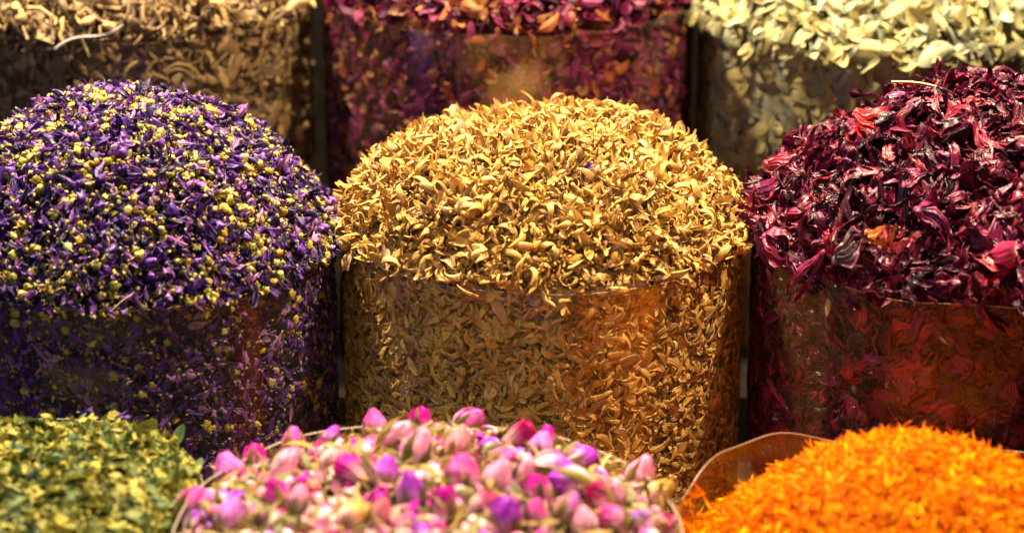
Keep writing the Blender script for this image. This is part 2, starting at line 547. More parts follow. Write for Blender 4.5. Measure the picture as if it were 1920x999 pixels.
def make_rosebud(openness):
    """petals, calyx, stem of one dried bud; the bud's long axis is +z, length about 1."""
    ps = []
    W = U(0.30, 0.40)
    n, m = 9, 9
    s = np.linspace(0, 1, n)
    a = np.linspace(0, PI, 9)
    core = revolve(9, 12, W * 0.78 * np.sin(a * 0.97 + 0.03) ** 0.85, 0.47 - 0.47 * np.cos(a))
    ps.append(core)
    k = 7 if openness > 0.4 else 6
    for i in range(k):
        x = np.linspace(-1, 1, m)
        layer = i // 3
        top = 0.96 - 0.10 * layer * U(0.3, 1.2)
        z = top * (s ** 0.9)
        cl = np.sin(PI * np.clip(0.06 + s * (0.90 - 0.42 * openness * (0.5 + 0.5 * layer)), 0, 1)) ** 0.75
        rad = W * (0.86 + 0.09 * layer) * cl
        span = 1.25 * (1 - 0.55 * s ** 5)
        lip = 0.05 * U(-0.4, 1.6) * np.clip(s - 0.75, 0, 1) * 4
        rr = rad[:, None] + 0.035 * x[None] + lip[:, None] * (0.4 + x[None] ** 2) + 0.012 * np.cos(5 * x + i)[None] * s[:, None]
        phi = 2.4 * i + U(-0.2, 0.2) + span[:, None] * x[None]
        zz = z[:, None] - 0.13 * (x[None] ** 2) * (s[:, None] ** 3) + 0.02 * np.sin(7 * x + i)[None] * s[:, None] ** 3
        V = np.stack([rr * np.cos(phi), rr * np.sin(phi), zz], -1).reshape(-1, 3)
        p = proto(V, grid_faces(n, m), np.repeat(s, m), np.tile(x * .5 + .5, n))
        p['c'][:, 0] = 0.06 * (i % 3)
        ps.append(p)
    pet = join(ps)
    pet['v'] += 0.010 * np.sin(pet['v'][:, [1, 2, 0]] * 19 + U(0, 6)) + 0.006 * rng.normal(size=pet['v'].shape)
    pet['v'][:, :2] *= (1 - 0.30 * np.clip(pet['v'][:, 2:] - 0.55, 0, 1) / 0.4 * (1 - openness))
    bend = U(-0.15, 0.15)
    # calyx: hip and five sepals that hug the bud or stand off it
    a = np.linspace(0, PI, 6)
    cs = [xform(revolve(6, 10, W * 0.46 * np.sin(a * 0.9 + 0.1), -0.12 * np.cos(a)), None, 1, (0, 0, -0.03))]
    for i in range(5):
        ns = 9
        q = np.linspace(0, 1, ns)
        hug = U(0, 1) < 0.62
        L = U(0.55, 1.05)
        wd = 0.105 * np.sin(PI * (0.22 + 0.76 * q ** 0.8)) ** 1.1 + 0.008
        if hug:
            zc = L * q
            rc = W * 1.09 * np.sin(PI * np.clip(0.08 + 0.82 * zc, 0.02, 0.8)) ** 0.75 + 0.02 + U(0, 0.5) * np.clip(q - 0.6, 0, 1) ** 1.3
        else:
            bendq = U(0.2, 1.3)
            zc = L * (q * math.cos(bendq) * 0.9 + 0.15 * np.sin(3 * q + U(0, 3)))
            rc = W * 0.4 + L * q * math.sin(bendq) * 0.8
        x = np.linspace(-1, 1, 4)
        t = 2 * PI * i / 5 + U(-0.2, 0.2)
        lat = wd[:, None] * x[None] + (U(-0.15, 0.15) * q ** 2)[:, None]
        rr = rc[:, None] - 0.35 * wd[:, None] * x[None] ** 2
        V = np.stack([rr * math.cos(t) - lat * math.sin(t), rr * math.sin(t) + lat * math.cos(t), np.repeat(zc[:, None], 4, 1)], -1).reshape(-1, 3)
        cs.append(proto(V, grid_faces(ns, 4), np.repeat(q, 4), np.tile(x * .5 + .5, ns)))
    cal = join(cs)
    Ls = U(0.15, 0.75)
    q = np.linspace(0, 1, 6)
    stem = tube(6, 6, np.stack([U(-0.2, 0.2) * q ** 2, U(-0.2, 0.2) * q ** 2, -0.1 - Ls * q], 1), 0.045 - 0.012 * q)
    for p in (pet, cal, stem):
        v = p['v'] - np.array([0, 0, 0.42])
        v[:, 0] += bend * v[:, 2] ** 2
        p['v'] = v
    return pet, cal, stem


def make_flake():
    n, m = 5, 4
    s = np.linspace(0, 1, n)
    wd = U(0.15, 0.42) * np.sin(PI * (0.1 + 0.8 * s)) ** 0.5
    p = strip(n, U(-1.0, 1.0) * s + U(-0.6, 0.6) * np.sin(6 * s + U(0, 6)), wd, cup=U(-0.8, 0.8), twist=U(-1.6, 1.6), m=m, ring=False)
    p['v'] += rng.normal(size=p['v'].shape) * 0.055
    return p


def make_leaf(wr=(0.13, 0.2), curve=0.8):
    n = 9
    s = np.linspace(0, 1, n)
    wd = U(*wr) * np.sin(PI * (0.04 + 0.92 * s ** U(0.8, 1.2))) ** 0.85 + 0.006
    return strip(n, U(-curve, curve) * (s - 0.5) + U(-0.2, 0.2) * np.sin(6 * s), wd, cup=U(0.0, 0.5), thick=0.008, twist=U(-0.9, 0.9), m=8, side=U(-0.1, 0.1))


def make_thread():
    n = 6
    s = np.linspace(0, 1, n)
    wd = U(0.045, 0.09) * (1 - 0.8 * s ** 2) + 0.008
    return strip(n, U(-1.4, 1.4) * s + U(-0.4, 0.4) * np.sin(5 * s + U(0, 6)), wd, cup=U(0.2, 0.8), twist=U(-2, 2), m=3, ring=False, side=U(-0.2, 0.2))


def make_tuft():
    ps = []
    for i in range(3):
        t = make_thread()
        t['v'] -= t['v'][:3].mean(0)
        ps.append(xform(t, rot([0, 0, 1], U(-0.7, 0.7)) @ rot([0, 1, 0], U(-0.5, 0.5)), U(0.6, 1)))
    return join(ps)


def make_twig():
    n = 9
    q = np.linspace(0, 1, n)
    P = np.stack([q - 0.5, U(-0.3, 0.3) * (q - .5) ** 2 * 4 + U(-0.05, 0.05) * np.sin(9 * q), U(-0.4, 0.4) * (q - .5) ** 2 * 3 + U(-0.06, 0.06) * np.sin(7 * q + 1)], 1)
    rd = U(0.025, 0.06) * (1 - U(0, 0.6) * q) * (1 + 0.18 * rng.normal(size=n))
    return tube(n, 6, P, np.abs(rd) + 0.01)


def make_nub():
    a = np.linspace(0.1, PI - 0.1, 6)
    p = revolve(6, 7, U(0.12, 0.25) * np.sin(a), -0.5 * np.cos(a), 3, 0.2, 0.12)
    v = p['v']
    v[:, 0] += U(-0.8, 0.8) * v[:, 2] ** 2
    return p


# ------------------------------------------------------------------ meshes and objects
def mesh_of(name, p, mats, mi=None):
    me = bpy.data.meshes.new(name)
    nv, nf = len(p['v']), len(p['f'])
    me.vertices.add(nv)
    me.vertices.foreach_set('co', np.ascontiguousarray(p['v'], np.float32).ravel())
    me.loops.add(nf * 4)
    me.loops.foreach_set('vertex_index', np.ascontiguousarray(p['f'], np.int32).ravel())
    me.polygons.add(nf)
    me.polygons.foreach_set('loop_start', np.arange(0, nf * 4, 4, dtype=np.int32))
    at_ = me.attributes.new('Col', 'FLOAT_COLOR', 'POINT')
    at_.data.foreach_set('color', np.ascontiguousarray(p['c'], np.float32).ravel())
    for m in mats:
        me.materials.append(m)
    if mi is not None:
        me.polygons.foreach_set('material_index', np.ascontiguousarray(mi, np.int32))
    me.update(calc_edges=True)
    me.polygons.foreach_set('use_smooth', np.ones(nf, bool))
    return me


def link(name, data, parent=None):
    o = bpy.data.objects.new(name, data)
    col.objects.link(o)
    if parent:
        o.parent = parent
    return o


def tag(o, label=None, cat=None, group=None, kind=None):
    if label: o['label'] = label
    if cat: o['category'] = cat
    if group: o['group'] = group
    if kind: o['kind'] = kind
    return o


# ------------------------------------------------------------------ sleeves and mounds
class Pile:
    """One sleeve's rim circle (photo pixel of its centre, half width, depth) and the heap in it."""

    def __init__(s, name, cx, cy, hw, D, h, p, q, edge=0.0, spread=1.0, peak=(0, 0), rough=0.02, foot=0.0, seed=0):
        s.name = name
        s.c = at(cx, cy, D)
        s.R = hw * D * R0 / FPX
        s.h, s.p, s.q, s.edge, s.spread, s.peak, s.rough = h, p, q, edge, spread, np.array(peak, float), rough
        r = np.random.default_rng(seed + 100)
        s.k = r.normal(size=(7, 2)) * 4.0
        s.ph = r.uniform(0, 6.28, 7)

    def z(s, x, y):
        """height above the rim, all in units of R"""
        r = np.hypot(x, y)
        f = np.clip(r / s.spread, 0, 1)
        # shift the peak: pull radius measure towards the peak inside
        px, py = s.peak[0] * (1 - f), s.peak[1] * (1 - f)
        r2 = np.clip(np.hypot(x - px, y - py) / s.spread, 0, 1)
        z = s.edge + s.h * (1 - r2 ** s.p) ** s.q
        b = sum(np.sin(k[0] * x + k[1] * y + ph) for k, ph in zip(s.k, s.ph)) / 7
        return z + s.rough * 2 * b * (1 - f ** 6)

    def point(s, x, y):
        return np.stack([s.c[0] + s.R * x, s.c[1] + s.R * y, s.c[2] + s.R * s.z(x, y)], -1)

    def normal(s, x, y, e=0.012):
        zx = (s.z(x + e, y) - s.z(x - e, y)) / (2 * e)
        zy = (s.z(x, y + e) - s.z(x, y - e)) / (2 * e)
        zx, zy = np.clip(zx, -4, 4), np.clip(zy, -4, 4)
        n = np.stack([-zx, -zy, np.ones_like(zx)], -1)
        return n / np.linalg.norm(n, axis=-1, keepdims=True)

    def sample(s, n, ymax=0.75):
        x = rng.uniform(-1, 1, n * 6) * s.spread
        y = rng.uniform(-1, ymax, n * 6) * s.spread
        ok = np.hypot(x, y) < s.spread * 0.995
        x, y = x[ok], y[ok]
        wgt = 1 / s.normal(x, y)[:, 2]
        i = rng.choice(len(x), n, replace=False, p=wgt / wgt.sum())
        return x[i], y[i]

    def hit(s, px, py):
        """first point of the heap met by the sight line through a photo pixel (in heap coordinates)"""
        d = ray(px, py)
        t = np.linspace(6, 20, 3000) * R0
        P = CAM + t[:, None] * d
        x, y = (P[:, 0] - s.c[0]) / s.R, (P[:, 1] - s.c[1]) / s.R
        r = np.hypot(x, y)
        zz = (P[:, 2] - s.c[2]) / s.R
        ok = (r < s.spread) & (zz <= s.z(x, y))
        if not ok.any():
            j = np.argmin(np.where(r < s.spread * 1.02, np.abs(zz - s.z(x, y)), 9))
        else:
            j = np.argmax(ok)
        return x[j], y[j]


def frames(nrm, spin=None, tilt=0.5):
    n = len(nrm)
    a = rng.normal(size=(n, 3))
    t = np.cross(nrm, a)
    t /= np.linalg.norm(t, axis=1)[:, None]
    b = np.cross(nrm, t)
    F = np.stack([t, b, nrm], -1)                       # columns: tangent, bitangent, normal
    ax = rng.normal(size=(n, 3))
    ax /= np.linalg.norm(ax, axis=1)[:, None]
    an = rng.normal(size=n) * tilt
    K = np.zeros((n, 3, 3))
    K[:, 0, 1], K[:, 0, 2], K[:, 1, 2] = -ax[:, 2], ax[:, 1], -ax[:, 0]
    K[:, 1, 0], K[:, 2, 0], K[:, 2, 1] = ax[:, 2], -ax[:, 1], ax[:, 0]
    Rr = np.eye(3)[None] + np.sin(an)[:, None, None] * K + (1 - np.cos(an))[:, None, None] * (K @ K)
    roll = rng.uniform(0, 2 * PI, n) * 0
    return F @ Rr


class Bits:
    """many pieces: transform arrays, to become single objects (the ones that show most) and one merged rest"""

    def __init__(s, protos):
        s.protos = protos
        s.k, s.R, s.s, s.t, s.wall, s.stray = [], [], [], [], [], []

    def add(s, pos, F, scale, wall=False, k=None):
        n = len(pos)
        s.k.append(rng.integers(0, len(s.protos), n) if k is None else k)
        s.R.append(F); s.s.append(scale); s.t.append(pos); s.wall.append(np.full(n, wall is True)); s.stray.append(np.full(n, wall == 'rim'))

    def mound(s, pile, n, size, tilt=0.5, lo=-0.03, hi=0.02, ymax=0.75, xy=None):
        x, y = pile.sample(n, ymax) if xy is None else xy
        nr = pile.normal(x, y)
        P = pile.point(x, y) + nr * (rng.uniform(lo, hi, len(x)) * pile.R)[:, None]
        s.add(P, frames(nr, tilt=tilt), rng.uniform(*size, len(x)) * pile.R)

    def walls(s, pile, n, size, depth, tilt=0.45, inset=0.004, top=0.02, span=2.1):
        a = rng.uniform(-span, span, n) - PI / 2
        zz = rng.uniform(-depth, top, n)
        r = 1 - inset - rng.uniform(0, 0.075, n)
        nr = np.stack([np.cos(a), np.sin(a), np.zeros(n)], -1)
        P = pile.c + pile.R * np.stack([r * np.cos(a), r * np.sin(a), zz], -1)
        s.add(P, frames(nr, tilt=tilt), rng.uniform(*size, n) * pile.R, True)

    def done(s):
        s.k, s.R, s.s, s.t, s.wall, s.stray = (np.concatenate(a) for a in (s.k, s.R, s.s, s.t, s.wall, s.stray))
        s.n = len(s.k)
        s.single = np.zeros(s.n, bool)

    def verts(s, idx, k):
        return np.einsum('nij,vj->nvi', s.R[idx] * s.s[idx][:, None, None], s.protos[k]['v']) + s.t[idx][:, None]

    def merged(s, clamp=None, rnd=True):
        """clamp: pile whose film holds the pieces in"""
        V, F, C, o = [], [], [], 0
        for k, p in enumerate(s.protos):
            idx = np.nonzero((s.k == k) & ~s.single)[0]
            if not len(idx):
                continue
            v = s.verts(idx, k)
            if clamp is not None:
                q = v - clamp.c
                r = np.hypot(q[..., 0], q[..., 1])
                lim = clamp.R - 0.0009
                below = ((q[..., 2] < 0.0) | s.wall[idx][:, None]) & ~s.stray[idx][:, None]
                soft = 0.035 * clamp.R
                r2 = lim - soft * np.exp(-np.clip(r - lim + soft, 0, None) / soft)
                f = np.where(below & (r > lim - soft), r2 / r, 1.0)
                # keep a little of the depth order among the pressed pieces
                v[..., 0] = clamp.c[0] + q[..., 0] * f
                v[..., 1] = clamp.c[1] + q[..., 1] * f
            c = np.repeat(p['c'][None], len(idx), 0)
            c[..., 0] = (c[..., 0] + rng.random(len(idx))[:, None]) % 1.0
            F.append((p['f'][None] + (np.arange(len(idx)) * len(p['v']))[:, None, None] + o).reshape(-1, 4))
            V.append(v.reshape(-1, 3)); C.append(c.reshape(-1, 4))
            o += len(idx) * len(p['v'])
        return dict(v=np.concatenate(V), f=np.concatenate(F), c=np.concatenate(C))


ALL_BITS = []                                    # for the look at which pieces show most


def rank_visible():
    W, H = 960, 500
    ID, D, PX, g = [], [], [], 0
    for b in ALL_BITS:
        b.base = g
        for k, p in enumerate(b.protos):
            idx = np.nonzero(b.k == k)[0]
            if not len(idx):
                continue
            v = b.verts(idx, k).reshape(-1, 3)
            x, y, d = project(v)
            xi, yi = np.floor(x / 2).astype(int), np.floor(y / 2).astype(int)
            ids = np.repeat(idx + g, len(p['v']))
            for dx, dy in ((0, 0), (1, 0), (0, 1)):
                X, Y = xi + dx, yi + dy
                ok = (X >= 0) & (X < W) & (Y >= 0) & (Y < H)
                ID.append(ids[ok]); D.append(d[ok].astype(np.float32)); PX.append((Y * W + X)[ok])
        g += b.n
    ID, D, PX = np.concatenate(ID), np.concatenate(D), np.concatenate(PX)
    o = np.lexsort((D, PX))
    px = PX[o]
    first = np.ones(len(px), bool)
    first[1:] = px[1:] != px[:-1]
    cnt = np.bincount(ID[o][first], minlength=g)
    for b in ALL_BITS:
        b.vis = cnt[b.base:b.base + b.n].astype(float)


def make_singles(b, n, name, mat, label, cat, group, allow_wall=False):
    v = np.where(b.wall & (not allow_wall), -1, b.vis)
    idx = np.argsort(-v)[:n]
    idx = idx[v[idx] > 3]
    first = {}
    for i in idx:
        k = int(b.k[i])
        if k not in first:
            o = link(name, mesh_of(name, b.protos[k], [mat]))
            tag(o, label, cat, group)
            first[k] = o
        else:
            o = first[k].copy()
            col.objects.link(o)
        m = Matrix((b.R[i] * b.s[i]).tolist()).to_4x4()
        m.translation = Vector(b.t[i])
        o.matrix_world = m
        b.single[i] = True
    return len(idx)


def core(pile, depth, inset=0.12, drop=0.12):
    """the packed inside of a heap: dome and drum a little under the loose pieces"""
    n, m = 26, 72
    r = np.linspace(0.001, 1, n) ** 0.8 * (pile.spread - inset)
    a = np.linspace(0, 2 * PI, m, endpoint=False)
    x, y = r[:, None] * np.cos(a)[None], r[:, None] * np.sin(a)[None]
    V = pile.point(x, y)
    V[..., 2] -= drop * pile.R * 1.3
    V += rng.normal(size=V.shape) * 0.006 * pile.R
    zs = np.linspace(pile.edge - drop * 1.3 - 0.02, -depth, 24)
    rr = 1 - inset
    Wv = pile.c + pile.R * np.stack([np.repeat(rr * np.cos(a)[None], 24, 0), np.repeat(rr * np.sin(a)[None], 24, 0), np.repeat(zs[:, None], m, 1)], -1)
    Wv += rng.normal(size=Wv.shape) * 0.006 * pile.R
    V = np.concatenate([V, Wv], 0)
    p = proto(V.reshape(-1, 3), grid_faces(n + 24, m, True), rng.uniform(0.3, 0.6, (n + 24) * m), 0.5)
    p['c'][:, 0] = rng.random((n + 24) * m)
    return p


def stuff(name, parts, mats, label, cat):
    """parts: list of (piece data, material slot)"""
    p = join([a for a, _ in parts])
    mi = np.concatenate([np.full(len(a['f']), s) for a, s in parts])
    o = link(name, mesh_of(name, p, mats, mi))
    return tag(o, label, cat, kind='stuff')


def sleeve(pile, depth, label, film, wave=0.0, seam=None, seam_w=0.35, top=None, thick=0.0003, edge=None):
    """clear film cylinder > rim, seam"""
    m, n = 128, 14
    a = np.linspace(0, 2 * PI, m, endpoint=False)
    tz = (top(a) if top else 0 * a) + wave * (np.sin(3 * a + 1) + 0.6 * np.sin(7 * a) + 0.4 * np.sin(11 * a + 2))
    zs = np.linspace(0, 1, n)
    rad = 1 + 0.004 * np.sin(5 * a + pile.c[0] * 40) - 0.012 * np.abs(np.sin(2.5 * (a + PI / 2 - 0.06))) + 0.008
    flare = 1 + 0.004 * np.sin(9 * a + 2)
    z = tz[None] * (1 - zs[:, None]) - depth * zs[:, None]
    r = rad[None] * (1 + (flare[None] - 1) * (1 - zs[:, None]))
    P = pile.c + pile.R * np.stack([r * np.cos(a)[None], r * np.sin(a)[None], z], -1)
    root = link('plastic_sleeve', None)
    root.location = pile.c - np.array([0, 0, depth * pile.R])
    tag(root, label, 'plastic sleeve', 'clear plastic sleeves of the spice stall')
    loc = np.array(root.location)
    f = proto((P - loc).reshape(-1, 3), grid_faces(n, m, True), 0.5, 0.5)
    link('film', mesh_of('film', f, [film]), root)
    ring = P[0] - loc
    rp = np.concatenate([ring, ring[:1]], 0)
    rim = tube(m + 1, 5, rp, np.full(m + 1, thick))
    link('rim', mesh_of('rim', rim, [edge or EDGE]), root)
    if seam is not None:
        aa = np.linspace(seam, seam + seam_w, 12)
        zz = np.linspace(0, 1, 10)
        t2 = np.interp(aa % (2 * PI), a, tz)
        z = (t2[None] - 0.004) * (1 - zz[:, None]) - depth * 0.98 * zz[:, None]
        rr = (np.interp(aa % (2 * PI), a, rad * flare) + 0.008)[None] * np.ones((10, 1))
        S = pile.c + pile.R * np.stack([rr * np.cos(aa)[None], rr * np.sin(aa)[None], z], -1) - loc
        link('seam', mesh_of('seam', proto(S.reshape(-1, 3), grid_faces(10, 12), 0.5, 0.5), [film]), root)
    return root


# ------------------------------------------------------------------ the nine piles
centre = Pile('centre', 1018, 415, 382.5, 13.0, 0.475, 3.6, 0.95, peak=(-0.10, 0), rough=0.045, seed=1)
mallow = Pile('mallow', 243, 440, 390, 12.85, 0.69, 2.4, 0.9, edge=-0.03, spread=1.03, rough=0.03, seed=2)
hibisc = Pile('hibiscus', 1818, 430, 410, 12.85, 0.63, 2.0, 0.85, rough=0.045, seed=3)
roses = Pile('roses', 800, 985, 475, 10.6, 0.18, 2.6, 0.7, edge=-0.05, spread=0.985, rough=0.03, seed=4)
herb = Pile('herb', 10, 922, 370, 11.1, 0.15, 2.6, 0.6, edge=-0.02, spread=0.985, seed=5)
orange = Pile('orange', 1725, 990, 465, 10.9, 0.565, 1.9, 1.0, edge=-0.22, spread=0.985, seed=6)
roots = Pile('roots', 243, -10, 345, 15.2, 0.45, 2.5, 0.7, spread=1.02, seed=7)
petals = Pile('petals', 953, -25, 352, 15.2, 0.45, 2.5, 0.7, seed=8)
senna = Pile('senna', 1652, 28, 346, 15.2, 0.45, 2.5, 0.7, edge=0.0, spread=1.05, seed=9)
PILES = [centre, mallow, hibisc, roses, herb, orange, roots, petals, senna]
DEPTH = 1.75
for i, a in enumerate(PILES):
    for b in PILES[i + 1:]:
        d = np.hypot(*(a.c - b.c)[:2]) - a.R - b.R
        if d < 0.004:
            print('sleeves meet:', a.name, b.name, round(d, 4))

# the stepped counter and the back of the stall
def box_counter():
    steps = []
    front, mid, back = [min(p.c[2] - DEPTH * p.R for p in g) - 0.001 for g in ((roses, herb, orange), (centre, mallow, hibisc), (roots, petals, senna))]
    y = [-2.0, (centre.c[1] + roses.c[1]) / 2, (centre.c[1] + petals.c[1]) / 2, petals.c[1] + 0.35]
    prof = [(y[0], front - 0.5), (y[0], front), (y[1], front), (y[1], mid), (y[2], mid), (y[2], back), (y[3], back), (y[3], back - 0.6)]
    y0 = roses.c[1] - 0.35
    prof[0] = (y0, front - 0.5); prof[1] = (y0, front)
    X = [-1.6, 1.6]
    V = [(x, a, b) for x in X for a, b in prof]
    n = len(prof)
    F = [(i, i + 1, n + i + 1, n + i) for i in range(n - 1)]
    p = proto(np.array(V), np.array(F), 0.5, 0.5)
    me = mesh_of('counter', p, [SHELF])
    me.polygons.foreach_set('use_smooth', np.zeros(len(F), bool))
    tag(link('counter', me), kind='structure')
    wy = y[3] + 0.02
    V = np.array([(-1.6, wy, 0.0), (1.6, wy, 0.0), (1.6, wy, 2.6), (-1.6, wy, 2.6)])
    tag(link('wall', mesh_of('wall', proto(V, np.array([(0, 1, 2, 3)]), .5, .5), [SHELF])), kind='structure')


box_counter()

# sleeves
sleeve(centre, DEPTH, 'clear plastic sleeve packed with ochre curled blossoms, in the middle of the display', FILM, 0.004, seam=-PI / 2 + 0.03, seam_w=0.16)
sleeve(mallow, DEPTH, 'clear plastic sleeve holding purple mallow flowers and yellow buds', FILM_FAINT, 0.004, seam=-PI / 2 - 0.5, seam_w=0.12)
sleeve(hibisc, DEPTH, 'clear dusty plastic sleeve holding dark red hibiscus', FILM_DUSTY, 0.010)
sleeve(roses, DEPTH, 'clear plastic sleeve around the pink rosebuds', FILM, 0.006, thick=0.0004)
sleeve(herb, DEPTH, 'clear plastic sleeve around the crumbled green herb', FILM, 0.004, top=lambda a: -0.07 + 0.05 * np.cos(a - 0.9))


def orange_top(a):
    # the film stands up in a wavy collar behind the orange heap
    def bump(c, w):
        return np.exp(-(((a - c + PI) % (2 * PI) - PI) / w) ** 2)
    return 0.10 * bump(PI + 0.05, 0.32) - 0.05 * bump(2.78, 0.16) + 0.035 * bump(2.45, 0.16) + 0.045 * bump(2.08, 0.2) - 0.10 * bump(1.45, 0.5) - 0.12 * bump(-0.2, 0.6)


sleeve(orange, DEPTH, 'clear plastic sleeve with a wavy cut collar around the orange threads', FILM, 0.0, top=orange_top, thick=0.0006, edge=EDGE_DARK)
sleeve(roots, DEPTH, 'clear plastic sleeve of brown roots behind the purple mallow', FILM_DUSTY, 0.006, thick=0.00012)
sleeve(petals, DEPTH, 'tall clear plastic sleeve of dark red and purple petals behind the ochre blossoms', FILM_GLOSSY, 0.006, thick=0.00010, edge=EDGE_DARK)
sleeve(senna, DEPTH, 'clear plastic sleeve of pale green leaves behind the hibiscus', FILM_DUSTY, 0.006, thick=0.00012)

# loose pieces ---------------------------------------------------------------
ochre = Bits([make_curl() for _ in range(30)] + [make_cluster() for _ in range(8)] + [make_petal_scrap((0.12, 0.24)) for _ in range(10)])
ochre.mound(centre, 7000, (0.09, 0.185), 1.0, -0.12, 0.02)
ochre.mound(centre, 1800, (0.05, 0.10), 1.0, -0.02, 0.03)
ochre.walls(centre, 8500, (0.09, 0.17), 1.42, 0.7)

# strays that hang over the rim
a = np.concatenate([rng.uniform(PI - 0.5, PI + 0.7, 34), rng.uniform(-0.6, 0.5, 26), rng.uniform(-PI, 0, 16)])
r = rng.uniform(0.97, 1.035, len(a))
nr = np.stack([np.cos(a), np.sin(a), 0.5 + 0 * a], -1)
ochre.add(centre.c + centre.R * np.stack([r * np.cos(a), r * np.sin(a), rng.uniform(-0.03, 0.05, len(a))], -1), frames(nr / np.linalg.norm(nr, axis=1)[:, None], tilt=0.9), rng.uniform(0.10, 0.17, len(a)) * centre.R, 'rim')

mflower = Bits([make_mallow() for _ in range(16)] + [make_crumple() for _ in range(6)] + [make_petal_scrap((0.08, 0.2)) for _ in range(6)])
mflower.mound(mallow, 9000, (0.045, 0.125), 0.9, -0.09, 0.026)
mflower.walls(mallow, 5200, (0.05, 0.11), 1.1, 0.6)
mbud = Bits([make_bud() for _ in range(20)] + [make_petal_scrap((0.15, 0.4)) for _ in range(16)])
x, y = mallow.sample(9000)
keep = (np.sin(9 * x + 2) * np.sin(8 * y + 1) + np.sin(21 * x - 13 * y) * 0.8 + np.sin(17 * y + 9 * x) * 0.7 + rng.normal(size=9000) * 1.4) > 0.15
mbud.mound(mallow, 0, (0.018, 0.050), 1.6, -0.035, 0.016, xy=(x[keep], y[keep]))
mbud.walls(mallow, 900, (0.022, 0.055), 1.1, 1.6)

hib = Bits([make_hibiscus() for _ in range(18)] + [make_hib_strip() for _ in range(15)])
hib.mound(hibisc, 2300, (0.13, 0.27), 0.9, -0.14, 0.03)
hib.mound(hibisc, 1300, (0.06, 0.13), 1.0, -0.03, 0.04)
hib.walls(hibisc, 1900, (0.10, 0.22), 1.15, 0.7)

chaff = Bits([make_petal_scrap((0.1, 0.25)) for _ in range(8)])
chaff.walls(hibisc, 120, (0.03, 0.085), 1.0, 0.4, inset=0.002)
x, y = centre.sample(60)
k_ = (x > 0.72) & (y > -0.45)
spill = Bits(hib.protos)
spill.mound(centre, 0, (0.10, 0.17), 0.8, 0.0, 0.04, xy=(x[k_], y[k_]))
green = Bits([make_flake() for _ in range(24)] + [make_leaf((0.15, 0.25), 1.5) for _ in range(5)])
green.mound(herb, 14000, (0.022, 0.075), 1.1, -0.09, 0.02)
green.mound(herb, 900, (0.09, 0.16), 0.7, -0.02, 0.022)
green.walls(herb, 800, (0.04, 0.09), 0.5, 0.5)

thread = Bits([make_thread() for _ in range(16)] + [make_tuft() for _ in range(10)])
thread.mound(orange, 14000, (0.045, 0.10), 0.5, -0.05, 0.006)
thread.walls(orange, 1000, (0.05, 0.1), 0.7, 0.5)

root = Bits([make_twig() for _ in range(20)] + [make_nub() for _ in range(3)] + [make_petal_scrap() for _ in range(4)])
root.mound(roots, 5200, (0.05, 0.19), 0.7, -0.08, 0.03)
root.walls(roots, 2600, (0.06, 0.2), 0.95, 0.5)

red = Bits([make_petal_scrap((0.2, 0.42)) for _ in range(20)])
red.mound(petals, 2600, (0.06, 0.13), 0.8, -0.08, 0.03)
red.walls(petals, 4600, (0.06, 0.13), 1.05, 0.6)

leaf = Bits([make_leaf((0.10, 0.2), 1.4) for _ in range(10)] + [make_petal_scrap((0.12, 0.26)) for _ in range(12)])
leaf.mound(senna, 2600, (0.09, 0.24), 0.75, -0.08, 0.03)
leaf.walls(senna, 2300, (0.12, 0.23), 0.95, 0.4)

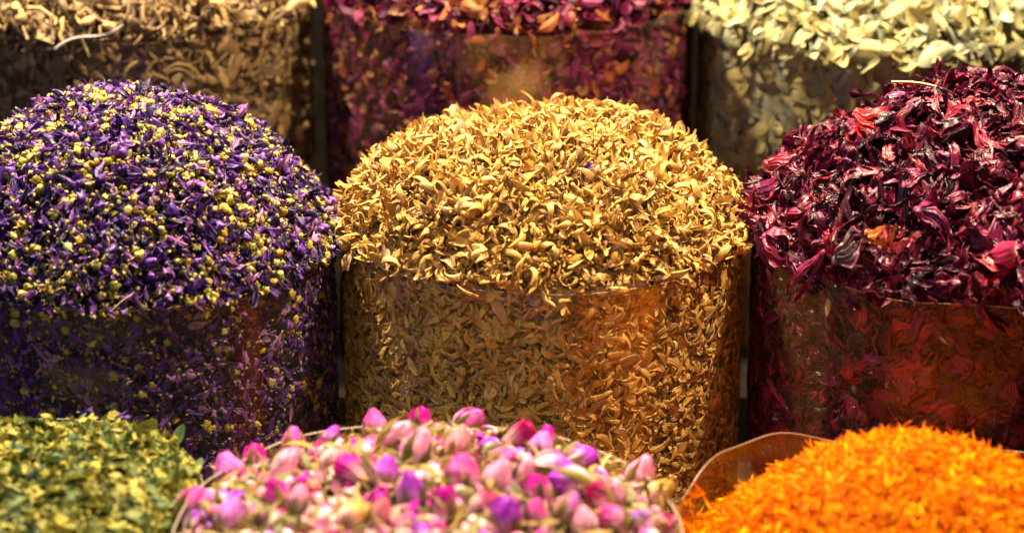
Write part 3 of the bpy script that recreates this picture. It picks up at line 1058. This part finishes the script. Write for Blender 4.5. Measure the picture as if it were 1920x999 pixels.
# rosebuds: the ones the photo shows clearly, then the rest of the heap between them
PAL = {'pink': (0.62, 0.07, 0.34), 'magenta': (0.50, 0.006, 0.28), 'violet': (0.32, 0.03, 0.46), 'white': (0.66, 0.24, 0.40), 'crimson': (0.30, 0.004, 0.08),
       'peach': (0.60, 0.16, 0.20), 'ochre': (0.46, 0.25, 0.04), 'mauve': (0.44, 0.10, 0.42)}
HERO = [  # photo pixel, tone, length in px, angle of the tip in the picture (degrees, 90 = up), what it looks like
    (354, 956, 'pink', 78, 50, 'pale pink rosebud at the near edge of the green herb'),
    (430, 870, 'mauve', 74, 110, 'mauve rosebud with a white top next to the green herb'),
    (476, 852, 'magenta', 62, 80, 'bright magenta half open rosebud between two olive sepals'),
    (552, 821, 'pink', 66, 85, 'upright pale pink rosebud standing on the heap rim before the dark mallow sleeve'),
    (536, 878, 'white', 74, 30, 'white rosebud with a magenta underside'),
    (520, 940, 'magenta', 70, 100, 'round magenta rosebud beside a long bent sepal'),
    (620, 829, 'violet', 52, 60, 'small violet rosebud against the back rim of the sleeve'),
    (666, 899, 'magenta', 80, 150, 'magenta rosebud fading to white at one side'),
    (721, 896, 'violet', 66, 70, 'dark violet round rosebud beside the large pale one'),
    (770, 940, 'violet', 92, 95, 'large smooth violet rosebud, lit white on its shoulder'),
    (781, 862, 'white', 96, 70, 'largest pale pink rosebud with an olive calyx facing out'),
    (705, 779, 'pink', 70, 100, 'pale pink frayed rosebud on top of the heap'),
    (786, 776, 'magenta', 62, 75, 'deep magenta open rosebud topmost on the heap'),
    (737, 826, 'white', 76, 20, 'whitish rosebud lying behind an olive stem'),
    (622, 870, 'peach', 60, 40, 'peach coloured rosebud lying near the back rim'),
    (560, 953, 'white', 70, 80, 'white and pink rosebud half wrapped by a green sepal'),
    (432, 984, 'mauve', 80, 60, 'long mauve rosebud at the bottom beside the pale pink one'),
    (658, 978, 'ochre', 74, 20, 'faded ochre yellow rosebud near the bottom'),
    (712, 972, 'peach', 64, 70, 'peach rosebud between the ochre bud and the violet bud'),
    (872, 784, 'pink', 74, 45, 'pink rosebud held in pale olive sepals at the top of the heap'),
    (1023, 789, 'magenta', 54, 90, 'small magenta rosebud at the far top against the ochre sleeve'),
    (966, 831, 'crimson', 76, 30, 'open crimson rosebud with spread petals'),
    (864, 907, 'pink', 88, 80, 'plump pink and purple rosebud in the middle of the heap'),
    (929, 909, 'white', 82, 60, 'pinkish white rosebud beside the plump pink one'),
    (979, 896, 'white', 66, 50, 'plain cream white rosebud'),
    (1031, 883, 'violet', 84, 0, 'long violet and white rosebud lying flat'),
    (1073, 914, 'violet', 82, 170, 'violet rosebud lying flat in front of the long one'),
    (1007, 930, 'magenta', 62, 90, 'small purple magenta rosebud below the cream white one'),
    (1013, 849, 'mauve', 62, 80, 'upright mauve rosebud with a peach side'),
    (1080, 868, 'violet', 70, 10, 'pale violet rosebud beside split straw coloured sepals'),
    (1198, 894, 'white', 84, 60, 'big white rosebud with a magenta petal edge at the sleeve side'),
    (1153, 943, 'white', 66, 100, 'white rosebud with a violet base near the sleeve side'),
    (1128, 944, 'crimson', 70, 120, 'narrow crimson purple rosebud leaning on a white one'),
    (1224, 935, 'ochre', 78, 30, 'ochre rosebud wrapped in dry sepals beside the orange threads'),
    (836, 956, 'magenta', 70, 100, 'purple magenta rosebud below the plump pink one'),
    (948, 985, 'violet', 84, 90, 'open purple rosebud at the bottom of the picture'),
    (1002, 978, 'pink', 70, 80, 'pale pink rosebud at the bottom between purple buds'),
    (901, 954, 'crimson', 66, 20, 'dark crimson rosebud in the shade of its neighbours'),
    (1096, 990, 'white', 66, 100, 'white rosebud with ochre sepals at the bottom'),
    (1062, 964, 'mauve', 70, 60, 'greyish mauve rosebud covered by a broad green sepal'),
    (1151, 984, 'pink', 70, 140, 'pink rosebud lying sideways at the bottom'),
    (856, 847, 'peach', 74, 70, 'greyish pink rosebud behind the plump pink one'),
    (935, 868, 'pink', 60, 20, 'slender pink rosebud lying before the crimson one'),
]
BUDS = []
for i in range(10):
    pet, cal, stem = make_rosebud([0.05, 0.2, 0.0, 0.5, 0.15, 0.75, 0.1, 0.3, 0.0, 1.0][i])
    BUDS.append((mesh_of('petals', pet, [PETAL]), mesh_of('calyx', cal, [SEPAL]), mesh_of('stem', stem, [STEM])))
SOURCE = []
for pm, cm, sm in BUDS:
    r = link('rosebud', None)
    SOURCE.append((r, [link('petals', pm, r), link('calyx', cm, r), link('stem', sm, r)]))
used = set()
RB = []


def rosebud(k, pos, axis, roll, size, tone, label, group, jit=0.0):
    r0, ch = SOURCE[k]
    if k in used:
        r = r0.copy()
        col.objects.link(r)
        kids = []
        for c in ch:
            d = c.copy()
            d.parent = r
            col.objects.link(d)
            kids.append(d)
    else:
        used.add(k)
        r, kids = r0, ch
    z = np.asarray(axis) / np.linalg.norm(axis)
    x = np.cross(z, [0.3, 0.9, 0.2]); x /= np.linalg.norm(x)
    y = np.cross(z, x)
    Rm = np.stack([x, y, z], -1) @ rot([0, 0, 1], roll)
    m = Matrix((Rm * size).tolist()).to_4x4()
    m.translation = Vector(pos)
    r.matrix_world = m
    tag(r, label, 'rosebud', group)
    c = np.array(PAL[tone]) * (1 + jit * rng.normal(size=3))
    kids[0].color = (*np.clip(c, 0.005, 0.9), 0.0)
    RB.append((pos, size))
    return r


placed = []
for i, (px, py, tone, ln, ang, lab) in enumerate(HERO):
    x, y = roses.hit(px, py)
    nr = roses.normal(np.array([x]), np.array([y]))[0]
    d = project(roses.point(np.array([x]), np.array([y]))[0])[2]
    size = 1.08 * ln * d / FPX
    pos = roses.point(np.array([x]), np.array([y]))[0] + nr * size * 0.10
    a = math.radians(ang)
    axis = RIGHT * math.cos(a) + UP * math.sin(a) + nr * U(-0.1, 0.35) - FWD * U(-0.2, 0.3)
    k = {'magenta': [3, 5, 1, 7], 'crimson': [5, 7, 3], 'violet': [0, 2, 4, 8], 'white': [0, 1, 6, 4], 'pink': [1, 7, 6, 0]}.get(tone, [1, 4, 6, 8])[i % 3]
    if 'open' in lab:
        k = [5, 9, 3][i % 3]
    rosebud(k, pos, axis, U(0, 6.28), size, tone, lab, 'dried rosebuds')
    placed.append((x, y))
placed = np.array(placed)
cand = np.stack(roses.sample(5000, 0.95), -1)
for x, y in cand:
    if len(placed) >= 330:
        break
    dm = np.hypot(*(placed - (x, y)).T)
    if dm.min() < 0.068:
        continue
    P = roses.point(np.array([x]), np.array([y]))[0]
    nr = roses.normal(np.array([x]), np.array([y]))[0]
    qx, qy, d = project(P)
    placed = np.vstack([placed, (x, y)])
    if not (270 < qx < 1330 and 740 < qy < 1100):
        continue
    size = U(52, 78) * d / FPX
    t = rng.normal(size=3)
    t -= nr * (t @ nr)
    t /= np.linalg.norm(t)
    tone = rng.choice(list(PAL), p=[0.20, 0.24, 0.18, 0.14, 0.06, 0.08, 0.04, 0.06])
    rosebud(int(rng.integers(0, 10)), P - nr * size * U(0.1, 0.4), t + nr * U(-0.6, 0.5), U(0, 6.28), size, tone,
            'small dried rosebud half buried between the larger buds of the pink heap', 'half buried rosebuds', 0.12)

sep = Bits([make_leaf((0.09, 0.16), 2.2) for _ in range(10)] + [make_twig() for _ in range(5)])
sep.mound(roses, 300, (0.07, 0.19), 0.6, -0.04, 0.05, 0.95)
loose = Bits([make_petal_scrap((0.25, 0.45)) for _ in range(10)])
loose.mound(roses, 500, (0.06, 0.13), 0.7, -0.09, 0.0, 0.95)

ALL_BITS = [ochre, mflower, mbud, hib, root, red, leaf, green, thread, sep, loose, spill, chaff]
for b in ALL_BITS:
    b.done()
rank_visible()
make_singles(ochre, 300, 'dried_blossom', OCHRE, 'ochre curled dried blossom lying on the central heap or over its rim', 'dried blossom', 'ochre curled blossoms on the central heap')
make_singles(mflower, 300, 'mallow_flower', PURPLE, 'shrivelled purple mallow flower on the heap of purple flowers and buds', 'dried flower', 'purple mallow flowers')
make_singles(mbud, 300, 'mallow_bud', BUD, 'round yellow green mallow bud among the purple flowers', 'flower bud', 'yellow mallow buds')
make_singles(hib, 300, 'hibiscus_calyx', HIB, 'wrinkled dark red hibiscus calyx among many alike on the hibiscus heap', 'hibiscus calyx', 'dark red hibiscus calyces')
make_singles(spill, 40, 'hibiscus_scrap', HIB, 'small red hibiscus scrap spilled onto the right edge of the ochre heap', 'hibiscus scrap', 'hibiscus scraps on the ochre heap')
make_singles(root, 260, 'dried_root', ROOT, 'short brown dried root piece on the heap behind the purple mallow', 'dried root', 'brown root pieces')
make_singles(red, 260, 'dried_petal', RED, 'dark red dried petal at the top of the tall petal sleeve', 'dried petal', 'dark red petals')
make_singles(leaf, 300, 'dried_leaf', SENNA, 'pale yellow green pointed dried leaf on the heap behind the hibiscus', 'dried leaf', 'pale pointed leaves')
make_singles(sep, 150, 'dried_sepal', SEPAL, 'loose olive brown sepal lying between the rosebuds', 'sepal', 'loose sepals among the rosebuds')
make_singles(loose, 120, 'rose_petal', PETAL, 'loose pink rose petal lying between the rosebuds', 'rose petal', 'loose rose petals')

# heroes: pieces that stand out in the photo -----------------------------------
def single(name, p, mat, pile, px, py, size_px, ang, label, cat, lift=0.15, color=None, group=None, face=0.5):
    x, y = pile.hit(px, py)
    X, Y = np.array([x]), np.array([y])
    nr = pile.normal(X, Y)[0]
    P = pile.point(X, Y)[0]
    size = size_px * project(P)[2] / FPX
    a = math.radians(ang)
    t = RIGHT * math.cos(a) + UP * math.sin(a)
    z = nr * (1 - face) - FWD * face
    z -= t * (z @ t)
    z /= np.linalg.norm(z)
    b = np.cross(z, t)
    o = link(name, mesh_of(name, p, [mat]))
    m = Matrix((np.stack([t, b, z], -1) * size).tolist()).to_4x4()
    m.translation = Vector(P + nr * size * lift)
    o.matrix_world = m
    if color:
        o.color = (*color, 0)
    return tag(o, label, cat, group)


HG = 'dark red hibiscus calyces'
single('hibiscus_calyx', make_hibiscus(), HIB, hibisc, 1648, 245, 105, -30, 'bright red hibiscus calyx with a hollow glowing cup, high on the heap', 'hibiscus calyx', 0.2, (0.62, 0.02, 0.025), HG)
single('hibiscus_calyx', make_hibiscus(), HIB, hibisc, 1612, 488, 120, 20, 'blackish grey striped hibiscus calyx at the front film edge', 'hibiscus calyx', 0.2, (0.06, 0.035, 0.045), HG)
single('hibiscus_calyx', make_hibiscus(), HIB, hibisc, 1690, 468, 70, 80, 'small light coral pink hibiscus calyx near the front film edge', 'hibiscus calyx', 0.25, (0.75, 0.12, 0.14), HG)
single('hibiscus_calyx', make_hib_strip(), HIB, hibisc, 1868, 502, 170, 35, 'long ridged crimson hibiscus segment at the front of the heap', 'hibiscus calyx', 0.15, (0.34, 0.02, 0.07), HG)
single('hibiscus_calyx', make_hibiscus(), HIB, hibisc, 1425, 275, 90, 115, 'black pointed hibiscus calyx sticking up beside the ochre heap', 'hibiscus calyx', 0.35, (0.025, 0.008, 0.014), HG)
single('hibiscus_calyx', make_hibiscus(), HIB, hibisc, 1650, 452, 80, 5, 'orange glowing split hibiscus calyx below the middle of the heap', 'hibiscus calyx', 0.15, (0.60, 0.14, 0.02), HG)
single('hibiscus_calyx', make_hib_strip(), HIB, hibisc, 1360, 335, 85, 150, 'thin dark hibiscus strip lying across onto the ochre blossoms', 'hibiscus calyx', 0.2, (0.05, 0.012, 0.02), HG)
single('mallow_flower', make_mallow(), PURPLE, centre, 1092, 328, 42, 20, 'single purple mallow flower dropped on the ochre heap', 'dried flower', 0.4)
q = np.linspace(0, 1, 12)
single('straw', tube(12, 6, np.stack([q - .5, 0.06 * np.sin(PI * q), 0.06 * np.sin(PI * q)], 1), 0.014 + 0 * q), STRAW, hibisc, 1745, 182, 150, -15, 'long pale bent straw on top of the hibiscus heap', 'straw', 0.06)
single('stick', tube(12, 7, np.stack([q - .5, 0.05 * np.sin(2 * PI * q), 0.02 * np.sin(5 * q)], 1), 0.022 - 0.008 * q), STRAW, roots, 170, 72, 135, 20, 'whitish dried stick lying on the brown roots', 'stick', 0.12, (0.30, 0.29, 0.29))
single('straw', tube(12, 5, np.stack([q - .5, 0.03 * np.sin(PI * q), 0.05 * np.sin(PI * q)], 1), 0.012 + 0 * q), STRAW, mallow, 228, 572, 64, 40, 'thin pale straw stuck at the front edge of the purple heap', 'straw', 0.2)
single('dried_leaf', make_leaf((0.24, 0.26), 0.5), GREEN, herb, 335, 812, 46, 60, 'whole dark green leaf standing at the edge of the green herb', 'dried leaf', 0.5, (0.10, 0.17, 0.05))
single('mallow_flower', make_mallow(), PURPLE, herb, 222, 798, 40, 30, 'purple mallow flower with a pale tip dropped on the green herb', 'dried flower', 0.4)
single('mallow_flower', make_mallow(), PURPLE, herb, 155, 762, 32, 10, 'small dark purple mallow flower at the top of the green herb', 'dried flower', 0.3)

# the packed rest, one object per kind ------------------------------------------
stuff('ochre_blossoms', [(ochre.merged(centre), 0), (core(centre, DEPTH - 0.01), 0)], [OCHRE], 'packed ochre curled blossoms filling the central sleeve', 'dried blossoms')
stuff('mallow_flowers', [(mflower.merged(mallow), 0), (core(mallow, DEPTH - 0.01), 0)], [PURPLE], 'packed purple mallow flowers filling their sleeve', 'dried flowers')
stuff('mallow_buds', [(mbud.merged(mallow), 0)], [BUD], 'small yellow buds packed among the purple mallow flowers', 'flower buds')
stuff('hibiscus', [(hib.merged(hibisc), 0), (core(hibisc, DEPTH - 0.01, 0.08, 0.08), 0), (chaff.merged(hibisc), 1)], [HIB, SENNA], 'packed dark red hibiscus filling the dusty sleeve', 'hibiscus')
stuff('green_herb', [(green.merged(herb), 0), (core(herb, DEPTH - 0.01), 0)], [GREEN], 'crumbled yellow green dried herb heaped in its sleeve', 'dried herb')
stuff('safflower', [(thread.merged(orange), 0), (core(orange, DEPTH - 0.01, 0.03, 0.03), 0)], [ORANGE], 'bright orange threads heaped behind a wavy plastic collar', 'orange threads')
stuff('roots', [(root.merged(roots), 0), (core(roots, DEPTH - 0.01), 0)], [ROOT], 'packed brown roots behind the purple mallow', 'dried roots')
stuff('red_petals', [(red.merged(petals), 0), (core(petals, DEPTH - 0.01), 0)], [RED], 'packed dark red and purple petals seen through the tall back sleeve', 'dried petals')
stuff('leaves', [(leaf.merged(senna), 0), (core(senna, DEPTH - 0.01), 0)], [SENNA], 'packed pale leaves seen through the sleeve behind the hibiscus', 'dried leaves')
rp = [(sep.merged(None), 0), (core(roses, DEPTH - 0.01, 0.03, 0.08), 0), (loose.merged(None), 1)]
stuff('rose_litter', rp, [SEPAL, PETAL], 'dry sepals and petal scraps under the rosebuds', 'plant scraps')
print('built in', round(time.time() - T0, 1), 's', len(bpy.data.objects), 'objects', len(RB), 'buds')
